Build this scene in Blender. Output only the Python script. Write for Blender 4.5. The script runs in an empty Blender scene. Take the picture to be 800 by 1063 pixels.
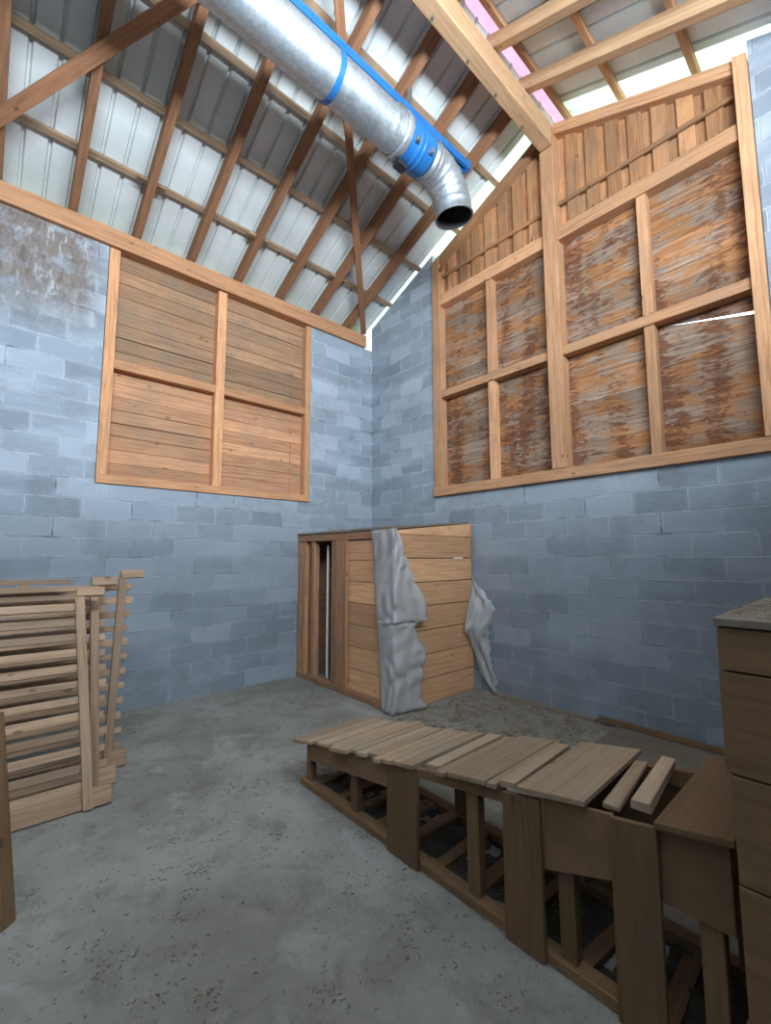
import bpy, math, random
from mathutils import Vector, Matrix
random.seed(7)
SC = bpy.context.scene
COL = SC.collection
PI = math.pi

# ---------------------------------------------------------------- camera
cam_d = bpy.data.cameras.new('camera'); cam = bpy.data.objects.new('camera', cam_d); COL.objects.link(cam)
cam_d.sensor_fit = 'HORIZONTAL'; cam_d.sensor_width = 36; cam_d.lens = 456.44/800*36
cam_d.clip_start = .05; cam_d.clip_end = 200
yaw, pitch, roll = math.radians(48.118), math.radians(5.708), math.radians(-0.136)
fw = Vector((math.cos(yaw)*math.cos(pitch), math.sin(yaw)*math.cos(pitch), math.sin(pitch)))
r0 = fw.cross(Vector((0, 0, 1))).normalized(); u0 = r0.cross(fw)
rr = math.cos(roll)*r0+math.sin(roll)*u0; uu = -math.sin(roll)*r0+math.cos(roll)*u0
m = Matrix.Identity(4)
for i in range(3):
    m[i][0] = rr[i]; m[i][1] = uu[i]; m[i][2] = -fw[i]
m.translation = Vector((-4.5, -5.35, 1.6)); cam.matrix_world = m
SC.camera = cam

# ---------------------------------------------------------------- light and exposure
SC.view_settings.view_transform = 'Standard'; SC.view_settings.look = 'None'
SC.view_settings.gamma = 1; SC.view_settings.use_curve_mapping = False
SC.view_settings.exposure = 0.27
SC.cycles.max_bounces = 8; SC.cycles.diffuse_bounces = 5; SC.cycles.sample_clamp_indirect = 6
SC.cycles.use_denoising = True
W = bpy.data.worlds.new('sky'); SC.world = W; W.use_nodes = True
bg = W.node_tree.nodes['Background']; bg.inputs[0].default_value = (.78, .89, 1, 1); bg.inputs[1].default_value = 3.0

def area(name, loc, d, sx, sy, power, col):
    l = bpy.data.lights.new(name, 'AREA'); l.shape = 'RECTANGLE'; l.size = sx; l.size_y = sy
    l.energy = power; l.color = col
    o = bpy.data.objects.new(name, l); COL.objects.link(o); o.location = loc
    o.rotation_euler = Vector(d).to_track_quat('-Z', 'Y').to_euler()
    return o
# daylight entering by the long open bay high in the wall behind the camera
area('daylight_side_bay', (-4.1, -6.3, 4.5), (.05, 1, .6), 4.6, .55, 560, (.76, .89, 1))

# ---------------------------------------------------------------- node materials
def newmat(name):
    mt = bpy.data.materials.new(name); mt.use_nodes = True
    nt = mt.node_tree; b = nt.nodes['Principled BSDF']
    return mt, nt, b
def N(nt, t, **kw):
    n = nt.nodes.new(t)
    for k, v in kw.items(): setattr(n, k, v)
    return n
def L(nt, a, b): nt.links.new(a, b)
def ramp(nt, fac, stops, interp='LINEAR'):
    n = N(nt, 'ShaderNodeValToRGB'); n.color_ramp.interpolation = interp
    e = n.color_ramp.elements
    while len(e) < len(stops): e.new(.5)
    for k, (p, c) in enumerate(stops):
        e[k].position = p; e[k].color = (c[0], c[1], c[2], 1) if not isinstance(c, (int, float)) else (c, c, c, 1)
    L(nt, fac, n.inputs[0]); return n.outputs[0]
def noise(nt, vec, scale, detail=4, rough=.6, dist=0):
    n = N(nt, 'ShaderNodeTexNoise'); n.inputs['Scale'].default_value = scale; n.inputs['Detail'].default_value = detail
    n.inputs['Roughness'].default_value = rough; n.inputs['Distortion'].default_value = dist
    L(nt, vec, n.inputs['Vector']); return n.outputs['Fac']
def mapping(nt, vec, scale=(1, 1, 1), loc=(0, 0, 0), rot=(0, 0, 0)):
    n = N(nt, 'ShaderNodeMapping'); n.inputs['Scale'].default_value = scale; n.inputs['Location'].default_value = loc
    n.inputs['Rotation'].default_value = rot
    L(nt, vec, n.inputs['Vector']); return n.outputs[0]
def mix(nt, fac, a, b, mode='MIX'):
    n = N(nt, 'ShaderNodeMix', data_type='RGBA', blend_type=mode)
    for s, v in ((n.inputs[0], fac), (n.inputs[6], a), (n.inputs[7], b)):
        if isinstance(v, (int, float)): s.default_value = v
        elif isinstance(v, tuple): s.default_value = (v[0], v[1], v[2], 1)
        else: L(nt, v, s)
    return n.outputs[2]
def mathn(nt, op, a, b=0.):
    n = N(nt, 'ShaderNodeMath', operation=op)
    for s, v in ((n.inputs[0], a), (n.inputs[1], b)):
        if isinstance(v, (int, float)): s.default_value = v
        else: L(nt, v, s)
    return n.outputs[0]
def bump(nt, b, h, strength=.3, dist=.01):
    n = N(nt, 'ShaderNodeBump'); n.inputs['Strength'].default_value = strength; n.inputs['Distance'].default_value = dist
    L(nt, h, n.inputs['Height']); L(nt, n.outputs[0], b.inputs['Normal'])

def wood(name, base, dark, dirt=(.2, .17, .14), dirt_amt=.3, tone_amt=.5, knots=True, rough=.8):
    """timber with grain along the board (UV u = metres along the board)"""
    mt, nt, b = newmat(name)
    uv = N(nt, 'ShaderNodeUVMap').outputs[0]
    g = noise(nt, mapping(nt, uv, (1.3, 26, 1)), 1.6, 5, .6, .6)
    c = ramp(nt, g, [(.32, dark), (.52, base), (.75, tuple(min(1, x*1.18) for x in base))])
    if knots:
        v = N(nt, 'ShaderNodeTexVoronoi'); v.inputs['Scale'].default_value = 3.2
        L(nt, mapping(nt, uv, (1, 2.1, 1)), v.inputs['Vector'])
        k = ramp(nt, v.outputs['Distance'], [(.0, 1.), (.065, .85), (.10, 0.)])
        c = mix(nt, mathn(nt, 'MULTIPLY', k, .75), c, tuple(x*.35 for x in dark))
    at = N(nt, 'ShaderNodeAttribute'); at.attribute_name = 'tone'
    t = ramp(nt, at.outputs['Fac'], [(0., 1-tone_amt*.6), (1., 1+tone_amt*.25)])
    c = mix(nt, 1., c, t, 'MULTIPLY')
    geo = N(nt, 'ShaderNodeNewGeometry')
    d = noise(nt, geo.outputs['Position'], 3.1, 5, .7)
    d = ramp(nt, d, [(.42, 0.), (.68, 1.)])
    c = mix(nt, mathn(nt, 'MULTIPLY', d, dirt_amt), c, dirt)
    L(nt, c, b.inputs['Base Color']); b.inputs['Roughness'].default_value = rough
    b.inputs['Specular IOR Level'].default_value = .25
    bump(nt, b, g, .35, .004)
    return mt

M = {}
M['frame'] = wood('frame_timber', (.66, .33, .165), (.47, .20, .09), (.30, .2, .13), .3)
M['frame2'] = wood('gable_frame_timber', (.66, .35, .185), (.48, .22, .10), (.30, .2, .13), .35)
M['rafter'] = wood('rafter_timber', (.40, .185, .095), (.27, .115, .055), (.18, .10, .06), .4)
M['rafter2'] = wood('ridge_timber', (.60, .36, .20), (.46, .25, .125), (.3, .2, .13), .25)
M['batten'] = wood('batten_timber', (.36, .24, .15), (.24, .15, .09), (.16, .13, .10), .4)
M['board_low'] = wood('window_board_timber', (.62, .32, .17), (.43, .19, .095), (.26, .2, .15), .45)
M['board_up'] = wood('weathered_window_board', (.42, .235, .13), (.27, .14, .075), (.2, .16, .12), .6)
M['clad'] = wood('gable_cladding_timber', (.52, .26, .12), (.36, .15, .065), (.2, .14, .1), .45, .7)
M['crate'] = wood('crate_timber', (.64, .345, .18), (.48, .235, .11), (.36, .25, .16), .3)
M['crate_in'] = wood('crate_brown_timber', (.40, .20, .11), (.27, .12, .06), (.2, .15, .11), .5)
M['rack'] = wood('rack_timber', (.40, .26, .165), (.28, .17, .10), (.25, .20, .16), .4, .6)
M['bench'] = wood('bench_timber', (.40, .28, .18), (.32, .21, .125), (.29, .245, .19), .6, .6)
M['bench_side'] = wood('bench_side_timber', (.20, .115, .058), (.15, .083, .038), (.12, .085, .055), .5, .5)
M['dusty'] = wood('dusty_timber', (.22, .18, .135), (.15, .115, .08), (.19, .17, .145), .6, .6, False)

def stained():
    mt, nt, b = newmat('stained_board')
    uv = N(nt, 'ShaderNodeUVMap').outputs[0]
    g = noise(nt, mapping(nt, uv, (1.3, 24, 1)), 1.8, 5, .6, .5)
    tc = N(nt, 'ShaderNodeTexCoord').outputs['Object']
    pale = ramp(nt, g, [(.3, (.21, .14, .10)), (.55, (.36, .25, .18)), (.8, (.50, .39, .30))])
    orange = ramp(nt, g, [(.3, (.28, .12, .05)), (.7, (.50, .24, .105))])
    big = noise(nt, mapping(nt, tc, (1, 1.5, 3.2), rot=(0, 0, 0)), 1.5, 4, .6)
    c = mix(nt, ramp(nt, big, [(.46, 0.), (.56, 1.)]), pale, orange)
    # peeling brown coat: ragged flakes, more of it in the upper row and in columns lower down
    sep = N(nt, 'ShaderNodeSeparateXYZ'); L(nt, tc, sep.inputs[0])
    fl = noise(nt, mapping(nt, tc, (1, 3.0, 11.0), rot=(.14, 0, 0)), 1.6, 7, .68, 1.5)
    fl2 = noise(nt, mapping(nt, tc, (1, 5, 13), loc=(0, 3, 1), rot=(.1, 0, 0)), 1.6, 5, .7, 1.2)
    f = mathn(nt, 'ADD', mathn(nt, 'MULTIPLY', fl, .72), mathn(nt, 'MULTIPLY', fl2, .28))
    colm = noise(nt, mapping(nt, tc, (1, 2.0, .35), loc=(0, 5.3, 0)), 1.9, 2, .5)
    up = N(nt, 'ShaderNodeMapRange'); L(nt, sep.outputs['Z'], up.inputs[0])
    up.inputs[1].default_value = 3.6; up.inputs[2].default_value = 4.1
    up.inputs[3].default_value = -.03; up.inputs[4].default_value = .025
    f = mathn(nt, 'ADD', f, up.outputs[0])
    f = mathn(nt, 'ADD', f, mathn(nt, 'MULTIPLY', mathn(nt, 'SUBTRACT', colm, .5), .5))
    msk = ramp(nt, f, [(.475, 0.), (.515, .8), (.57, 1.)])
    brown = ramp(nt, fl2, [(.35, (.10, .038, .02)), (.55, (.19, .075, .038)), (.75, (.33, .14, .07))])
    c = mix(nt, mathn(nt, 'MULTIPLY', msk, .93), c, brown)
    gr = noise(nt, mapping(nt, tc, (1, 2, 3), loc=(0, 1, 7)), 1.7, 4, .6)
    c = mix(nt, ramp(nt, gr, [(.58, 0.), (.68, .6)]), c, (.22, .19, .165))
    at = N(nt, 'ShaderNodeAttribute'); at.attribute_name = 'tone'
    c = mix(nt, 1., c, ramp(nt, at.outputs['Fac'], [(0., .72), (1., 1.1)]), 'MULTIPLY')
    L(nt, c, b.inputs['Base Color']); b.inputs['Roughness'].default_value = .85
    b.inputs['Specular IOR Level'].default_value = .2
    bump(nt, b, f, .5, .01)
    return mt
M['stained'] = stained()

def blocks(name, axis, stain=False):
    mt, nt, b = newmat(name)
    tc = N(nt, 'ShaderNodeTexCoord').outputs['Object']
    sep = N(nt, 'ShaderNodeSeparateXYZ'); L(nt, tc, sep.inputs[0])
    cmb = N(nt, 'ShaderNodeCombineXYZ'); L(nt, sep.outputs[axis], cmb.inputs[0]); L(nt, sep.outputs['Z'], cmb.inputs[1])
    v = cmb.outputs[0]
    wob = N(nt, 'ShaderNodeTexNoise'); wob.inputs['Scale'].default_value = 7; wob.inputs['Detail'].default_value = 3; L(nt, v, wob.inputs['Vector'])
    vm = N(nt, 'ShaderNodeVectorMath', operation='MULTIPLY_ADD'); L(nt, wob.outputs['Color'], vm.inputs[0])
    vm.inputs[1].default_value = (.018, .018, 0); L(nt, v, vm.inputs[2])
    br = N(nt, 'ShaderNodeTexBrick'); L(nt, vm.outputs[0], br.inputs['Vector'])
    br.inputs['Scale'].default_value = 1; br.inputs['Brick Width'].default_value = .45; br.inputs['Row Height'].default_value = .2
    br.inputs['Mortar Size'].default_value = .007; br.inputs['Mortar Smooth'].default_value = .5
    br.inputs['Color1'].default_value = (.12, .12, .12, 1); br.inputs['Color2'].default_value = (.9, .9, .9, 1); br.inputs['Mortar'].default_value = (.5, .5, .5, 1)
    c = ramp(nt, br.outputs['Color'], [(0., (.215, .25, .295)), (.5, (.30, .345, .40)), (1., (.43, .48, .55))])
    # mortar: pale and smeared in places, dark crack elsewhere
    mn = noise(nt, v, 2.3, 4, .6)
    mc = ramp(nt, mn, [(.36, (.08, .09, .10)), (.44, (.34, .37, .41)), (.58, (.58, .62, .67))])
    c = mix(nt, mathn(nt, 'MULTIPLY', br.outputs['Fac'], .85), c, mc)
    # mortar smears spilling over the joints
    br2 = N(nt, 'ShaderNodeTexBrick'); L(nt, vm.outputs[0], br2.inputs['Vector'])
    br2.inputs['Scale'].default_value = 1; br2.inputs['Brick Width'].default_value = .45; br2.inputs['Row Height'].default_value = .2
    br2.inputs['Mortar Size'].default_value = .035; br2.inputs['Mortar Smooth'].default_value = 1
    sm = mathn(nt, 'MULTIPLY', br2.outputs['Fac'], ramp(nt, noise(nt, v, 5.5, 5, .65), [(.45, 0.), (.6, 1.)]))
    c = mix(nt, mathn(nt, 'MULTIPLY', sm, .65), c, (.46, .51, .58))
    # broad washed bands and dirt
    wn = noise(nt, mapping(nt, v, (.5, 1.6, 1)), 1.4, 5, .65)
    c = mix(nt, ramp(nt, wn, [(.48, 0.), (.68, .6)]), c, (.47, .525, .60))
    dn = noise(nt, mapping(nt, v, (1, 1, 1), (3, 8, 0)), 1.9, 6, .7)
    c = mix(nt, ramp(nt, dn, [(.52, 0.), (.75, .6)]), c, (.17, .17, .18))
    # blocks darker below the sill, the dim light down there painted in too
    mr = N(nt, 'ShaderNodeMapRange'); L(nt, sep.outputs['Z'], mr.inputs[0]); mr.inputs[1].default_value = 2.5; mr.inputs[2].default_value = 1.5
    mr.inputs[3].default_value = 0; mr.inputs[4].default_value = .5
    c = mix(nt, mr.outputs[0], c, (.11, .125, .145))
    if stain:
        # brown earthy patch with pale drips high on the left
        a1 = N(nt, 'ShaderNodeMapRange'); L(nt, sep.outputs['X'], a1.inputs[0]); a1.inputs[1].default_value = -3.72; a1.inputs[2].default_value = -3.95; a1.inputs[3].default_value = 0; a1.inputs[4].default_value = 1
        a2 = N(nt, 'ShaderNodeMapRange'); L(nt, sep.outputs['Z'], a2.inputs[0]); a2.inputs[1].default_value = 3.75; a2.inputs[2].default_value = 4.35; a2.inputs[3].default_value = 0; a2.inputs[4].default_value = 1
        a = mathn(nt, 'MULTIPLY', a1.outputs[0], a2.outputs[0])
        nn = noise(nt, v, 6, 6, .75, .5)
        a = mathn(nt, 'MULTIPLY', a, ramp(nt, nn, [(.36, .25), (.5, 1.)]))
        c = mix(nt, mathn(nt, 'MULTIPLY', a, .92), c, ramp(nt, noise(nt, mapping(nt, v, (1.5, .5, 1)), 9, 4, .7, 1.), [(.35, (.13, .10, .085)), (.58, (.24, .19, .16)), (.66, (.42, .42, .43))]))
    L(nt, c, b.inputs['Base Color']); b.inputs['Roughness'].default_value = .92; b.inputs['Specular IOR Level'].default_value = .15
    h = mathn(nt, 'ADD', mathn(nt, 'MULTIPLY', br.outputs['Fac'], -.8), mathn(nt, 'MULTIPLY', noise(nt, v, 45, 4, .7), .35))
    h = mathn(nt, 'ADD', h, mathn(nt, 'MULTIPLY', sm, .4))
    bump(nt, b, h, .7, .012)
    return mt
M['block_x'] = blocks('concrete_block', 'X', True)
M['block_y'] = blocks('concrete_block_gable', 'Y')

def floor_mat():
    mt, nt, b = newmat('dusty_concrete')
    tc = N(nt, 'ShaderNodeTexCoord').outputs['Object']
    n1 = noise(nt, tc, .9, 6, .62)
    c = ramp(nt, n1, [(.3, (.165, .16, .138)), (.5, (.235, .232, .208)), (.7, (.31, .31, .285))])
    n2 = noise(nt, mapping(nt, tc, (1, 1, 1), (4, 2, 0)), 4.5, 7, .72, .4)
    c = mix(nt, ramp(nt, n2, [(.5, 0.), (.68, .6)]), c, (.12, .11, .09))
    n3 = noise(nt, mapping(nt, tc, (1, .6, 1), (1, 7, 0), (0, 0, .7)), 2.2, 6, .68, .8)
    c = mix(nt, ramp(nt, n3, [(.56, 0.), (.7, .5)]), c, (.40, .41, .40))
    n4 = noise(nt, tc, 26, 5, .75, .3)
    c = mix(nt, ramp(nt, n4, [(.60, 0.), (.68, .8)]), c, (.09, .085, .075))
    sep = N(nt, 'ShaderNodeSeparateXYZ'); L(nt, tc, sep.inputs[0])
    mr = N(nt, 'ShaderNodeMapRange'); L(nt, sep.outputs['X'], mr.inputs[0]); mr.inputs[1].default_value = -2.2; mr.inputs[2].default_value = -1.2
    my = N(nt, 'ShaderNodeMapRange'); L(nt, sep.outputs['Y'], my.inputs[0]); my.inputs[1].default_value = -1.6; my.inputs[2].default_value = -2.1
    ed = mathn(nt, 'MULTIPLY', mathn(nt, 'MULTIPLY', mr.outputs[0], my.outputs[0]), ramp(nt, n2, [(.40, .1), (.6, .8)]))
    c = mix(nt, ed, c, (.24, .205, .16))
    L(nt, c, b.inputs['Base Color']); b.inputs['Roughness'].default_value = .8; b.inputs['Specular IOR Level'].default_value = .3
    bump(nt, b, mathn(nt, 'ADD', n2, mathn(nt, 'MULTIPLY', n4, .5)), .45, .015)
    return mt
M['floor'] = floor_mat()

def plain(name, col, rough=.6, metal=0., nscale=6, var=.25, spec=.4):
    mt, nt, b = newmat(name)
    tc = N(nt, 'ShaderNodeTexCoord').outputs['Object']
    n = noise(nt, tc, nscale, 4, .6)
    c = ramp(nt, n, [(.3, tuple(x*(1-var) for x in col)), (.7, tuple(min(1, x*(1+var*.5)) for x in col))])
    L(nt, c, b.inputs['Base Color']); b.inputs['Roughness'].default_value = rough; b.inputs['Metallic'].default_value = metal
    b.inputs['Specular IOR Level'].default_value = spec
    return mt
def galv():
    mt, nt, b = newmat('galvanised_steel')
    tc = N(nt, 'ShaderNodeTexCoord').outputs['Object']
    v = N(nt, 'ShaderNodeTexVoronoi'); v.inputs['Scale'].default_value = 38; L(nt, tc, v.inputs['Vector'])
    n = noise(nt, tc, 4, 5, .65)
    f = mathn(nt, 'ADD', mathn(nt, 'MULTIPLY', v.outputs['Color'], .3), mathn(nt, 'MULTIPLY', n, .7))
    L(nt, ramp(nt, f, [(.25, (.34, .37, .40)), (.75, (.56, .60, .64))]), b.inputs['Base Color'])
    L(nt, ramp(nt, f, [(.2, .46), (.8, .58)]), b.inputs['Roughness']); b.inputs['Metallic'].default_value = .8
    bump(nt, b, n, .15, .01)
    return mt
M['galv'] = galv()
M['sheet'] = plain('roof_sheet_underside', (.70, .72, .71), .5, 0, 1.3, .2)
M['duct_in'] = plain('duct_inside', (.05, .05, .055), .8)
M['blue'] = plain('blue_paint', (.018, .15, .42), .4, 0, 8, .2)
M['black'] = plain('black_rubber', (.02, .02, .022), .6)
M['steel'] = plain('grey_steel', (.35, .36, .36), .45, .8)
M['ground'] = plain('meadow_ground', (.22, .30, .12), .95, 0, .6, .3)
M['straw'] = plain('straw', (.22, .17, .11), .9, 0, 30, .75)
M['red'] = plain('red_chalk', (.55, .10, .05), .9)
M['white'] = plain('white_plastic_strip', (.85, .86, .86), .6, 0, 5, .05)
def translucent(name, col, mixf, tint=(1, 1, 1), var=.1):
    mt, nt, b = newmat(name)
    tc = N(nt, 'ShaderNodeTexCoord').outputs['Object']
    n = noise(nt, tc, 5, 5, .65)
    c = ramp(nt, n, [(.3, tuple(x*(1-var) for x in col)), (.7, col)])
    L(nt, c, b.inputs['Base Color']); b.inputs['Roughness'].default_value = .35
    tr = N(nt, 'ShaderNodeBsdfTranslucent'); L(nt, c, tr.inputs[0])
    ms = N(nt, 'ShaderNodeMixShader'); ms.inputs[0].default_value = mixf
    L(nt, b.outputs[0], ms.inputs[1]); L(nt, tr.outputs[0], ms.inputs[2])
    L(nt, ms.outputs[0], nt.nodes['Material Output'].inputs[0])
    return mt
M['grp'] = translucent('translucent_roofing', (.86, .93, .82), .75)
M['pink'] = translucent('pink_ridge_cap', (.82, .60, .67), .75)
def film():
    mt, nt, b = newmat('torn_plastic_film')
    tc = N(nt, 'ShaderNodeTexCoord').outputs['Object']
    n = noise(nt, tc, 7, 5, .7, .6)
    c = ramp(nt, n, [(.35, (.42, .40, .38)), (.5, (.62, .61, .61)), (.7, (.82, .83, .86))])
    L(nt, c, b.inputs['Base Color']); b.inputs['Roughness'].default_value = .32
    tr = N(nt, 'ShaderNodeBsdfTranslucent'); tr.inputs[0].default_value = (.7, .7, .72, 1)
    tp = N(nt, 'ShaderNodeBsdfTransparent'); tp.inputs[0].default_value = (.9, .9, .9, 1)
    m1 = N(nt, 'ShaderNodeMixShader'); m1.inputs[0].default_value = .35
    m2 = N(nt, 'ShaderNodeMixShader'); L(nt, ramp(nt, n, [(.35, .22), (.7, .55)]), m2.inputs[0])
    L(nt, b.outputs[0], m1.inputs[1]); L(nt, tr.outputs[0], m1.inputs[2])
    L(nt, m1.outputs[0], m2.inputs[1]); L(nt, tp.outputs[0], m2.inputs[2])
    L(nt, m2.outputs[0], nt.nodes['Material Output'].inputs[0])
    bump(nt, b, n, .6, .02)
    return mt
M['film'] = film()

# ---------------------------------------------------------------- mesh helpers
class MB:
    """collects geometry (world coordinates) for ONE mesh object"""
    def __init__(s): s.v = []; s.f = []; s.uv = []; s.t = []; s.m = []
    def hexa(s, c8, uvs=None, tone=None, L1=1, W1=.1, T1=.03):
        """c8: corners (u,v,w) order 000,100,110,010,001,101,111,011 ; u is the grain direction"""
        k = len(s.v); s.v += [tuple(c) for c in c8]
        t = random.random() if tone is None else tone
        ou, ov = random.random()*20, random.random()*20
        C8 = [(0, 0, 0), (1, 0, 0), (1, 1, 0), (0, 1, 0), (0, 0, 1), (1, 0, 1), (1, 1, 1), (0, 1, 1)]
        for q in ((0, 3, 2, 1), (4, 5, 6, 7), (0, 1, 5, 4), (1, 2, 6, 5), (2, 3, 7, 6), (3, 0, 4, 7)):
            s.f.append(tuple(k+i for i in q)); s.t.append(t)
            for i in q:
                a, b_, c_ = C8[i]
                if q in ((1, 2, 6, 5), (3, 0, 4, 7)): s.uv.append((ou+b_*W1*.3, ov+c_*T1+b_*W1))
                else: s.uv.append((ou+a*L1, ov+b_*W1+c_*T1))
    def board(s, p0, p1, w, t, up, tone=None, w1=None, jit=0):
        """board from p0 to p1 (centre line), w wide across, t thick along 'up'"""
        p0 = Vector(p0); p1 = Vector(p1); d = (p1-p0); ln = d.length; d.normalize()
        up = Vector(up); sd = d.cross(up).normalized(); up = sd.cross(d).normalized()
        w1 = w if w1 is None else w1
        c = []
        for k in (-.5, .5):
            for (p, ww, a, b_) in ((p0, w, 0, -.5), (p1, w1, 1, -.5), (p1, w1, 1, .5), (p0, w, 0, .5)):
                j = Vector((random.uniform(-jit, jit), random.uniform(-jit, jit), random.uniform(-jit, jit)))
                c.append(p+sd*ww*b_+up*t*k+j)
        s.hexa(c, tone=tone, L1=ln, W1=w, T1=t)
        return s
    def box(s, x0, x1, y0, y1, z0, z1, grain='x', tone=None):
        X, Y, Z = x1-x0, y1-y0, z1-z0
        if grain == 'x': f = lambda a, b, c: (x0+a*X, y0+b*Y, z0+c*Z); d = (X, Y, Z)
        elif grain == 'y': f = lambda a, b, c: (x0+c*X, y0+a*Y, z0+b*Z); d = (Y, Z, X)
        else: f = lambda a, b, c: (x0+b*X, y0+c*Y, z0+a*Z); d = (Z, X, Y)
        C8 = [(0, 0, 0), (1, 0, 0), (1, 1, 0), (0, 1, 0), (0, 0, 1), (1, 0, 1), (1, 1, 1), (0, 1, 1)]
        s.hexa([f(*q) for q in C8], tone=tone, L1=d[0], W1=d[1], T1=d[2])
        return s
    def quad(s, pts, tone=.5):
        k = len(s.v); s.v += [tuple(p) for p in pts]; s.f.append(tuple(range(k, k+len(pts)))); s.t.append(tone)
        for p in pts: s.uv.append((p[0]+p[1], p[2]))
    def rev(s, rings, n=40, cap0=False, cap1=False):
        """rings: (centre, axis, radius)"""
        k = len(s.v)
        for c, ax, r in rings:
            c = Vector(c); ax = Vector(ax).normalized(); a = Vector((0, 1, 0)); b_ = ax.cross(a).normalized(); a = b_.cross(ax)
            for i in range(n):
                th = 2*PI*i/n; s.v.append(tuple(c+a*r*math.cos(th)+b_*r*math.sin(th)))
        for j in range(len(rings)-1):
            for i in range(n):
                i2 = (i+1) % n
                s.f.append((k+j*n+i, k+j*n+i2, k+(j+1)*n+i2, k+(j+1)*n+i)); s.t.append(.5)
                s.uv += [(j/5, i/n), (j/5, i/n), (j/5, i/n), (j/5, i/n)]
        if cap0: s.f.append(tuple(k+i for i in range(n))); s.t.append(.5); s.uv += [(0, 0)]*n
        if cap1:
            o = k+(len(rings)-1)*n
            s.f.append(tuple(o+i for i in range(n))); s.t.append(.5); s.uv += [(0, 0)]*n
        return s
    def build(s, name, mat, parent=None, loc=None, smooth=False, bevel=0., flip=False):
        base = Vector(parent['_b']) if parent is not None else Vector(loc or (0, 0, 0))
        me = bpy.data.meshes.new(name); me.from_pydata([tuple(Vector(p)-base) for p in s.v], [], s.f)
        ul = me.uv_layers.new(name='UVMap')
        for i, q in enumerate(s.uv): ul.data[i].uv = q
        at = me.attributes.new('tone', 'FLOAT', 'FACE')
        for i, q in enumerate(s.t): at.data[i].value = q
        for mm in (mat if isinstance(mat, list) else [mat]): me.materials.append(mm)
        import bmesh
        bm = bmesh.new(); bm.from_mesh(me); bmesh.ops.recalc_face_normals(bm, faces=bm.faces); bm.to_mesh(me); bm.free()
        if smooth:
            for p in me.polygons: p.use_smooth = True
        o = bpy.data.objects.new(name, me); COL.objects.link(o)
        if parent is not None:
            root = parent
            o.parent = parent
            if parent.type == 'MESH': pass
            o['_b'] = tuple(base)
        else:
            o.location = base; o['_b'] = tuple(base)
        if bevel:
            bv = o.modifiers.new('edge', 'BEVEL'); bv.width = bevel; bv.segments = 1; bv.limit_method = 'ANGLE'
        return o

def tag(o, label, cat, group=None):
    o['label'] = label; o['category'] = cat
    if group: o['group'] = group
    return o
def thing(name, loc, label, cat, group=None):
    o = bpy.data.objects.new(name, None); COL.objects.link(o); o.location = loc; o['_b'] = tuple(loc)
    o.empty_display_size = .1
    return tag(o, label, cat, group)
def struct(o): o['kind'] = 'structure'; return o

# ================================================================ THE SETTING
S = .43            # slope of the roof
YR = -3.15         # ridge line
def roofz(y, z0):  # z of a plane parallel to the roof, z0 above the eaves
    return z0+S*(-y) if y > YR else z0+S*(y-2*YR)
RB, PB, SB = 5.20, 5.355, 5.40      # rafter underside, purlin underside, sheet underside
X0, Y0 = -9.5, -6.3

mb = MB(); mb.box(X0, .0, Y0, .0, -.1, 0); struct(mb.build('floor', M['floor']))
mb = MB(); mb.box(-40, 30, -36, 30, -.16, -.11); struct(mb.build('ground', M['ground']))

# left wall with the opening for the boarded window
def wall_boxes(mb, axis, a0, a1, t0, t1, z0, z1, holes):
    cs = sorted({a0, a1, *[h[0] for h in holes], *[h[1] for h in holes]})
    for i in range(len(cs)-1):
        c0, c1 = cs[i], cs[i+1]; mid = (c0+c1)/2
        hs = [h for h in holes if h[0] < mid < h[1]]
        segs = [(z0, z1)] if not hs else [(z0, hs[0][2]), (hs[0][3], z1)]
        for s0, s1 in segs:
            if s1-s0 < .005: continue
            if axis == 'x': mb.box(c0, c1, t0, t1, s0, s1)
            else: mb.box(t0, t1, c0, c1, s0, s1)
mb = MB(); wall_boxes(mb, 'x', X0, .2, 0, .2, -.1, 4.97, [(-3.74, -1.17, 2.36, 4.97)])
struct(mb.build('wall_left', M['block_x']))
# right (gable) wall: opening y -1.38..-4.9 up to the roof
mb = MB()
mb.box(0, .2, Y0, 0, -.1, 2.40, 'y')
def gable_piece(mb, ya, yb, za, top0, x0=0, x1=.2):
    k = [(x0, ya, za), (x0, yb, za), (x1, yb, za), (x1, ya, za), (x0, ya, roofz(ya, top0)), (x0, yb, roofz(yb, top0)), (x1, yb, roofz(yb, top0)), (x1, ya, roofz(ya, top0))]
    mb.hexa(k)
gable_piece(mb, -1.36, 0, 2.40, PB-.0)
gable_piece(mb, Y0, -4.93, 2.40, PB-.0)
struct(mb.build('wall_right', M['block_y']))
# walls behind the camera with their open bays
mb = MB(); wall_boxes(mb, 'x', X0, .2, Y0-.2, Y0, -.1, 5.15, [(-6.5, -1.7, 4.0, 4.95)])
struct(mb.build('wall_back', M['block_x']))
mb = MB(); wall_boxes(mb, 'y', Y0, 0, X0-.2, X0, -.1, 5.15, [(-2.6, -1.2, 2.4, 3.6)])
gable_piece(mb, YR, 0, 5.15, 5.15+.2, X0-.2, X0); gable_piece(mb, Y0, YR, 5.15, 5.15+.2, X0-.2, X0)
struct(mb.build('wall_front', M['block_y']))

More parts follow.
